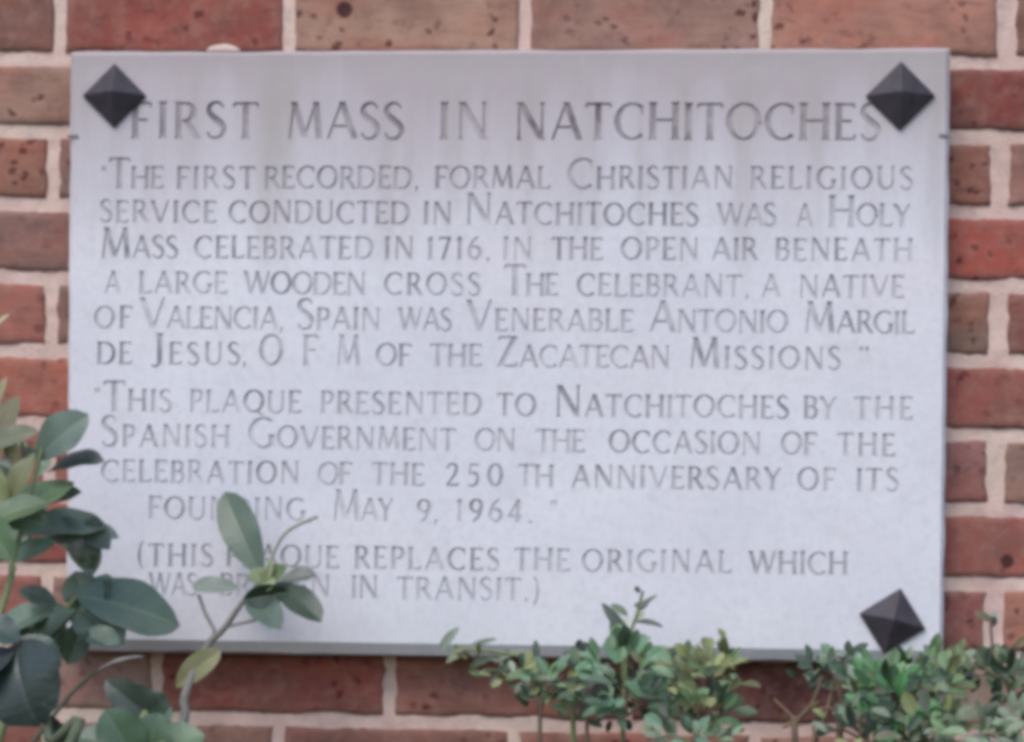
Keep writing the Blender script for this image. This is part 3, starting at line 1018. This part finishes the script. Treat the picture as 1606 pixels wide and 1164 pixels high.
# branch 3: the dark rounded leaves low in front
mb, cv = branch(sh, [root, V((-0.62, -0.5, 0.7)), P(70, 1250, .48), P(76, 1160, .46), P(58, 1030, .44)], 0.006, 0.003, alb(84, 92, 74))
br3 = mb.build('branch', M['stem'], sh, smooth=True)
f3 = MB()
pl(f3, (30, 1004), (60, 1140), 112, .44, (52, 74, 74), (-0.35, -1, 0.55), d2=.46, fold=.12, belly=.5, point=.6, droop=.35)
pl(f3, (24, 1020), (-60, 1110), 80, .45, (50, 70, 78), (-0.6, -1, 0.8), fold=.15, droop=.3, point=.6)
pl(f3, (28, 1000), (88, 1060), 50, .43, (60, 84, 74), (0.3, -1, 0.7), fold=.2, point=.7, droop=.3)
pl(f3, (30, 1006), (-30, 976), 44, .45, (72, 98, 96), (-0.4, -1, 0.9), fold=.2)
pl(f3, (66, 1120), (104, 1170), 22, .44, (78, 84, 70), (0.3, -1, 0.3), fold=.4)
f3.build('foliage', M['leaf'], br3)

# branch 4: low leaves at the bottom edge
mb, cv = branch(sh, [root, V((-0.55, -0.5, 0.8)), P(220, 1280, .36), P(210, 1180, .34), P(228, 1118, .3)], 0.006, 0.003, STEM_G)
br4 = mb.build('branch', M['stem'], sh, smooth=True)
f4 = MB()
pl(f4, (226, 1190), (112, 1156), 60, .33, (84, 118, 92), (-0.2, -1, 0.8), fold=.2)
pl(f4, (216, 1200), (166, 1112), 62, .34, (82, 124, 88), (-0.1, -1, 0.5), fold=.2)
pl(f4, (228, 1200), (250, 1118), 60, .33, (80, 120, 84), (0.1, -1, 0.5), fold=.2)
pl(f4, (232, 1190), (322, 1154), 62, .31, (92, 130, 92), (0.2, -1, 0.75), fold=.2)
pl(f4, (236, 1126), (166, 1066), 40, .26, (56, 72, 62), (-0.2, -1, 0.35), fold=.35)
pl(f4, (246, 1120), (198, 1078), 36, .25, (62, 84, 70), (0, -1, 0.3), fold=.3)
pl(f4, (258, 1126), (226, 1086), 36, .24, (54, 74, 60), (0.2, -1, 0.3), fold=.3)
pl(f4, (240, 1140), (268, 1108), 30, .25, (64, 90, 70), (0.4, -1, 0.4), fold=.3)
f4.build('foliage', M['leaf'], br4)

# branch 5: the sprig standing in front of the plaque
S5 = .10
mb, cv = branch(sh, [root, V((-0.45, -0.3, 0.9)), P(250, 1230, .14), P(290, 1090, .12), P(322, 1018, S5), P(352, 985, S5), P(384, 940, S5), P(418, 905, S5)], 0.0055, 0.0018, alb(124, 120, 118))
c2 = curve([P(330, 1008, S5), P(336, 990, S5), P(322, 962, S5), P(312, 934, S5)])
tube(mb, c2, [0.0018] * len(c2), STEM_GR)
c3 = curve([P(352, 984, S5), P(385, 976, S5), P(420, 968, S5)])
tube(mb, c3, [0.0016] * len(c3), STEM_GR)
c4_ = curve([P(420, 890, S5), P(440, 846, S5), P(462, 826, S5), P(497, 811, S5)])
tube(mb, c4_, [0.0015] * len(c4_), alb(150, 150, 138))
br5 = mb.build('branch', M['stem'], sh, smooth=True)
br5['label'] = 'thin grey twig rising across the plaque with a rosette of leaves'
f5 = MB()
pl(f5, (412, 906), (352, 772), 50, S5, (80, 104, 88), (-0.2, -1, 0.35), d2=.07, fold=.14, belly=.55, point=.8)
pl(f5, (376, 922), (302, 920), 26, S5, (118, 130, 128), (0, -1, .5), fold=.2, belly=.55, point=.6)
pl(f5, (424, 914), (504, 976), 40, S5, (62, 88, 70), (0.2, -1, 0.5), d2=.14, fold=.3, belly=.6, point=.8)
pl(f5, (392, 930), (440, 988), 40, S5, (92, 122, 110), (0.1, -1, 0.3), d2=.14, fold=.2, point=.9)
pl(f5, (382, 940), (452, 928), 30, S5 + .02, (40, 64, 44), (0, -0.9, -0.2), fold=.4)
pl(f5, (436, 916), (496, 900), 34, S5, (120, 130, 128), (0.2, -0.8, 0.9), fold=.2, belly=.6)
pl(f5, (416, 914), (450, 888), 24, S5 + .015, (98, 122, 70), (0.2, -1, 0.6), fold=.3)
f5.build('foliage', M['leaf'], br5)
y5 = MB()
pl(y5, (418, 912), (426, 876), 11, S5 + .02, (196, 204, 150), (0.3, -1, 0.3), fold=.4)
pl(y5, (412, 916), (396, 892), 26, S5 + .02, (150, 166, 120), (-0.2, -1, 0.6), fold=.3)
pl(y5, (408, 926), (432, 908), 24, S5 + .02, (138, 158, 104), (0.1, -1, 0.7), fold=.3)
pl(y5, (346, 1020), (276, 1078), 34, .11, (158, 156, 104), (0.3, -1, 0.5), fold=.3, belly=.45)
o = y5.build('young_foliage', M['soft'], br5)
o['label'] = 'yellow green bud leaves and one yellowing leaf on the twig'
# greyish leaf edge-on below the plaque corner
f6 = MB()
pl(f6, (152, 1052), (226, 1030), 16, .2, (150, 144, 156), (0.1, -0.4, 1), fold=.3)
mb, cv = branch(sh, [P(40, 1180, .3), P(110, 1090, .24), P(152, 1052, .2)], 0.0022, 0.0012, alb(66, 74, 60))
br6 = mb.build('branch', M['stem'], sh, smooth=True)
f6.build('foliage', M['leaf'], br6)
# lower growth of the shrub, below the picture
f7 = MB()
mb, cv = branch(sh, [root, V((-0.66, -0.42, 0.5)), V((-0.68, -0.38, 1.1))], 0.006, 0.003, STEM_G)
br7 = mb.build('branch', M['stem'], sh, smooth=True)
for i in range(90):
    z = random.uniform(0.25, 1.12)
    a = random.uniform(0, 6.28)
    rr_ = random.uniform(0.03, 0.2)
    p = V((-0.63 + 0.16 * math.cos(a) * rr_ / .2, -0.40 + rr_ * math.sin(a) * 0.9, z))
    d = V((math.cos(a), math.sin(a), random.uniform(-.3, .6))) * random.uniform(0.05, 0.09)
    if (p + d).y > -0.02: continue
    k = random.choice([(84, 118, 92), (96, 128, 104), (66, 92, 78), (104, 138, 98)])
    leaf(f7, p, p + d, random.uniform(.026, .042), V((0, -0.4, 1)), alb(*k), nu=6, nv=4)
f7.build('foliage', M['leaf'], br7)


WIDE = 1.0
# ---- small-leaved shrubs under the plaque
def small_shrub(name, label, rootp, twigs, blobs, keys, seedn):
    random.seed(seedn)
    t = empty(name, rootp)
    tag(t, label, 'shrub', 'small leaved shrubs under the plaque')
    st = MB()
    for pts, r_, c in twigs:
        cv = curve(pts, 5)
        tube(st, cv, [r_ * (1 - 0.5 * i / (len(cv) - 1)) for i in range(len(cv))], c, 6)
    fo = MB()
    for cx, cy, rx, ry, d, n, cols, size in blobs:
        hub = P(cx, cy + ry * 0.7, d)
        for sidx in range(max(2, n // 9)):           # sub-twigs fanning out of the clump
            a = random.uniform(0, 6.28)
            q = P(cx + rx * 0.9 * math.cos(a), cy + ry * 0.9 * math.sin(a), d + random.uniform(-.05, .05))
            cv = curve([hub, hub.lerp(q, .5) + V((0, 0, .004)), q], 4)
            tube(st, cv, [0.0013] * len(cv), STEM_B if random.random() < .6 else STEM_G, 5)
        for i in range(int(n * 1.2)):
            a = random.uniform(0, 6.28)
            rr = random.random() ** 0.5 * (1.35 if random.random() < .18 else 1.0)
            dd = max(0.012, d + random.uniform(-.07, .07))
            b = P(cx + rx * rr * math.cos(a), cy + ry * rr * math.sin(a), dd)
            dirn = V((math.cos(a) * 0.9 + random.uniform(-.6, .6), random.uniform(-.7, .4), -math.sin(a) * 0.7 + random.uniform(-.2, .8)))
            ln = random.uniform(.55, 1.2) * size * 0.98 * 0.000587
            tip = b + dirn.normalized() * ln
            if tip.y > -0.006: tip.y = -0.006
            c = random.choice(cols)
            g_ = sum(c) / 3
            c = tuple(v + (g_ - v) * 0.15 for v in c)
            j = random.uniform(.8, 1.2)
            leaf(fo, b, tip, ln * random.uniform(.42, .62), V((random.uniform(-.5, .5), -0.8, random.uniform(.2, 1.0))), alb(*c, j * random.choice((0.45, 0.85, 1.0, 1.1, 1.15))), fold=.3, belly=random.uniform(.42, .58), nu=7, nv=4, droop=random.uniform(-.1, .25))  # darkest picks, like DRK, put the shade of foliage gaps into leaf colour
    for b, tp, w, d, c, fc in keys:
        pl(fo, b, tp, w, d, c, fc, nu=9, nv=4, belly=.5)
    so_ = st.build('stem', M['stem'], t, smooth=True)
    fo.build('foliage', M['soft'], t)
    return t


TEAL, GRN, OLV, DRK, GRY = (104, 140, 116), (106, 138, 98), (134, 142, 96), (44, 66, 46), (128, 142, 126)
T1, T2 = (92, 124, 102), (120, 146, 116)
rc = V((0.10, -0.24, 0))
Z1 = lambda x, z, y=-.2: V((x, y, z))
twc = [([rc, Z1(.08, .6), P(900, 1230, .18), P(880, 1100, .16), P(842, 1040, .15), P(770, 1022, .14), P(705, 1020, .13)], .0028, STEM_G),
       ([rc, Z1(.11, .6), P(975, 1230, .18), P(978, 1090, .15), P(985, 1010, .12), P(1000, 960, .11), P(1008, 928, .11)], .0026, STEM_G),
       ([rc, Z1(.16, .6), P(1090, 1230, .2), P(1100, 1120, .16), P(1105, 1040, .13)], .0026, STEM_B),
       ([rc, Z1(.05, .6), P(846, 1230, .2), P(845, 1120, .17), P(862, 1072, .15)], .0025, STEM_B),
       ([rc, Z1(.09, .7), P(920, 1220, .2), P(917, 1120, .16), P(905, 1060, .15)], .0025, STEM_B)]
blc = [(1036, 1075, 26, 40, .17, 26, [GRY, T1, OLV, DRK], 30), (800, 1058, 50, 16, .14, 18, [GRY, OLV, GRN], 24), (745, 1030, 34, 12, .13, 8, [GRY, OLV], 22), (1140, 1040, 14, 26, .15, 12, [OLV, GRN], 24),
       (862, 1072, 34, 26, .16, 26, [GRN, GRN, OLV, T1], 30),
       (850, 1100, 26, 16, .17, 12, [DRK, (66, 88, 58)], 28),
       (915, 1075, 34, 40, .14, 22, [GRY, (96, 108, 104), T1, DRK], 30),
       (975, 1060, 48, 44, .16, 60, [TEAL, TEAL, T2, GRN, T1], 36),
       (985, 1105, 44, 26, .18, 26, [DRK, TEAL, (60, 92, 66), T1], 32),
       (940, 1108, 40, 18, .15, 14, [DRK, (70, 60, 50)], 26),
       (1075, 1065, 26, 40, .17, 26, [T2, GRY, OLV], 34),
       (1118, 1062, 34, 46, .17, 44, [OLV, GRN, OLV, (126, 134, 84)], 30),
       (1112, 1118, 40, 26, .2, 24, [DRK, GRN, (70, 106, 62)], 30),
       (1085, 1156, 60, 14, .24, 26, [T2, TEAL, GRY], 32)]
kc = [((688, 1022), (720, 984), 16, .13, (128, 144, 132), (0, -1, .5)), ((728, 1024), (780, 1003), 20, .13, (124, 142, 128), (0, -.6, 1)),
      ((700, 1040), (724, 1020), 12, .14, (142, 158, 120), (0, -1, .5)), ((738, 1046), (772, 1030), 14, .14, (60, 84, 58), (0, -1, .4)),
      ((776, 1040), (830, 1020), 18, .13, (132, 146, 132), (0, -.7, 1)), ((772, 1062), (806, 1040), 14, .14, (58, 78, 50), (0, -1, .4)),
      ((842, 1034), (840, 1004), 12, .12, (88, 108, 94), (0, -1, .4)), ((790, 1066), (836, 1052), 18, .15, (104, 136, 92), (0, -1, .6)),
      ((796, 1080), (815, 1068), 10, .15, (80, 76, 48), (0, -1, .4)), ((870, 1042), (920, 1024), 18, .12, (134, 152, 142), (0, -.6, 1)),
      ((986, 1000), (944, 946), 18, .11, (92, 108, 102), (-.3, -1, .5)), ((984, 966), (958, 948), 14, .11, (110, 128, 104), (0, -1, .6)),
      ((966, 1008), (962, 962), 14, .11, (106, 122, 112), (-.6, -1, .3)), ((996, 976), (1040, 984), 18, .11, (98, 112, 112), (.2, -.7, 1)),
      ((1004, 958), (1020, 938), 10, .11, (112, 124, 120), (.2, -1, .5)), ((1002, 954), (1030, 934), 8, .11, (124, 136, 128), (.3, -1, .6)),
      ((1003, 930), (996, 920), 9, .11, (92, 98, 100), (0, -1, .4)), ((1002, 956), (1004, 944), 16, .11, (112, 122, 122), (0, -1, .6)),
      ((996, 972), (1012, 962), 12, .11, (170, 188, 150), (0, -1, .6)), ((974, 984), (986, 970), 10, .11, (200, 212, 184), (0, -1, .5)),
      ((962, 1034), (1014, 996), 36, .12, (122, 140, 126), (0, -1, .7)), ((940, 1034), (920, 1020), 14, .12, (120, 140, 128), (0, -1, .6)),
      ((1080, 1040), (1078, 1012), 16, .12, (130, 136, 128), (0, -1, .4)), ((1092, 1046), (1098, 1014), 10, .12, (144, 158, 130), (.2, -1, .4)),
      ((1050, 1060), (1038, 1040), 12, .12, (84, 100, 82), (0, -1, .4)), ((1118, 1046), (1132, 1026), 14, .13, (146, 158, 108), (0, -1, .5)),
      ((958, 1130), (952, 1148), 10, .16, (48, 62, 46), (0, -1, .2)), ((984, 1128), (988, 1146), 12, .16, (44, 66, 46), (0, -1, .2)),
      ((1006, 1110), (1020, 1130), 14, .16, (40, 62, 44), (0, -1, .2))]
small_shrub('small_leaf_shrub', 'small leaved green shrub below the middle of the plaque with one upright sprig', rc, twc, blc, kc, 11)

rr0 = V((0.40, -0.28, 0))
twr = [([P(1250, 1132, .18), P(1226, 1108, .17), P(1214, 1096, .16)], .0014, alb(120, 96, 74)),
       ([P(1318, 1120, .18), P(1298, 1110, .18), P(1270, 1118, .17)], .0015, alb(126, 104, 78)),
       ([P(1318, 1110, .18), P(1340, 1088, .17), P(1362, 1078, .16)], .0016, alb(112, 92, 72)),
       ([rr0, Z1(.29, .8), P(1276, 1240, .2), P(1280, 1164, .19), P(1296, 1118, .18), P(1306, 1074, .16)], .0022, alb(120, 96, 80)),
       ([rr0, Z1(.30, .7), P(1250, 1240, .2), P(1247, 1164, .19), P(1250, 1132, .18), P(1275, 1102, .17), P(1290, 1060, .15)], .0033, alb(104, 84, 70)),
       ([rr0, Z1(.33, .7), P(1318, 1240, .2), P(1318, 1160, .18), P(1319, 1095, .17), P(1306, 1052, .15)], .0032, alb(100, 78, 64)),
       ([rr0, Z1(.38, .7), P(1400, 1240, .2), P(1405, 1150, .2), P(1402, 1080, .17), P(1400, 1050, .14)], .003, STEM_B),
       ([rr0, Z1(.42, .7), P(1480, 1240, .2), P(1482, 1150, .2), P(1474, 1080, .17), P(1462, 1044, .14)], .003, STEM_G),
       ([rr0, Z1(.50, .7), P(1575, 1240, .2), P(1572, 1150, .2), P(1566, 1080, .16), P(1557, 1020, .12), P(1553, 968, .1)], .0026, STEM_B),
       ([P(1228, 1140, .18), P(1244, 1132, .18), P(1284, 1100, .17)], .002, alb(130, 112, 84)),
       ([rr0, Z1(.36, .7), P(1362, 1240, .2), P(1360, 1160, .2), P(1364, 1130, .18)], .003, alb(150, 130, 124))]
blr = [(1318, 1128, 60, 22, .2, 9, [(116, 104, 88), GRY, OLV, DRK], 26), (1500, 1040, 26, 12, .13, 14, [GRY, OLV], 24), (1350, 1150, 60, 14, .24, 20, [GRY, OLV, DRK], 28),
       (1294, 1046, 30, 16, .14, 14, [(72, 96, 84), (96, 118, 108), GRY], 28),
       (1326, 1042, 26, 14, .14, 12, [(108, 126, 116), T1], 28),
       (1290, 1062, 34, 10, .16, 8, [(50, 72, 58), DRK], 24),
       (1352, 1075, 30, 34, .16, 26, [(118, 136, 122), GRY, T1], 34),
       (1352, 1105, 24, 24, .2, 8, [(100, 100, 86), GRY, DRK], 28),
       (1402, 1072, 44, 18, .13, 40, [(136, 162, 120), (112, 152, 100), T2, GRN], 36),
       (1405, 1098, 50, 46, .18, 80, [(92, 148, 98), (80, 138, 88), TEAL, (104, 150, 104), (56, 96, 56), DRK], 36),
       (1442, 1076, 36, 32, .15, 40, [GRN, OLV, T1, DRK], 34),
       (1466, 1080, 36, 50, .18, 46, [(130, 138, 104), OLV, GRN], 32),
       (1490, 1062, 26, 26, .14, 20, [(124, 138, 110), GRY], 30),
       (1470, 1135, 50, 30, .22, 40, [GRY, (118, 130, 108), OLV, (104, 116, 96)], 32),
       (1560, 1050, 46, 14, .14, 26, [(82, 94, 74), (100, 116, 92), DRK], 28),
       (1590, 1080, 26, 40, .16, 30, [(100, 116, 96), (112, 132, 108), DRK, (128, 144, 124)], 30),
       (1596, 1135, 24, 30, .2, 18, [(104, 114, 98), GRY], 30),
       (1530, 1150, 50, 16, .24, 26, [GRY, T2, (116, 128, 112)], 32),
       (1416, 1152, 40, 14, .24, 16, [DRK, (112, 112, 92), GRY], 30)]
kr = [((1274, 1050), (1246, 1026), 18, .13, (78, 98, 88), (0, -1, .5)), ((1300, 1040), (1330, 1024), 18, .13, (112, 130, 122), (0, -.7, 1)),
      ((1320, 1040), (1336, 1022), 10, .13, (110, 126, 120), (.3, -1, .4)), ((1324, 1062), (1342, 1076), 14, .14, (58, 78, 62), (0, -1, .2)),
      ((1480, 1046), (1448, 1012), 24, .12, (96, 120, 106), (.2, -1, .5)), ((1424, 1034), (1430, 1014), 12, .12, (160, 178, 146), (0, -1, .5)),
      ((1392, 1052), (1396, 1028), 18, .12, (136, 150, 134), (-.2, -1, .5)), ((1556, 976), (1528, 960), 14, .1, (120, 112, 76), (0, -1, .4)),
      ((1552, 970), (1566, 960), 12, .1, (150, 164, 158), (.2, -.7, 1)), ((1554, 984), (1560, 966), 14, .1, (66, 74, 72), (.3, -1, .2)),
      ((1556, 1034), (1558, 1010), 12, .11, (104, 106, 86), (0, -1, .4)), ((1592, 1016), (1612, 1000), 14, .12, (116, 96, 60), (0, -1, .4)),
      ((1350, 1070), (1392, 1046), 36, .13, (122, 142, 130), (-.1, -1, .6))]
small_shrub('small_leaf_shrub', 'dense small leaved green shrub below the right corner of the plaque on brown twigs', rr0, twr, blr, kr, 23)
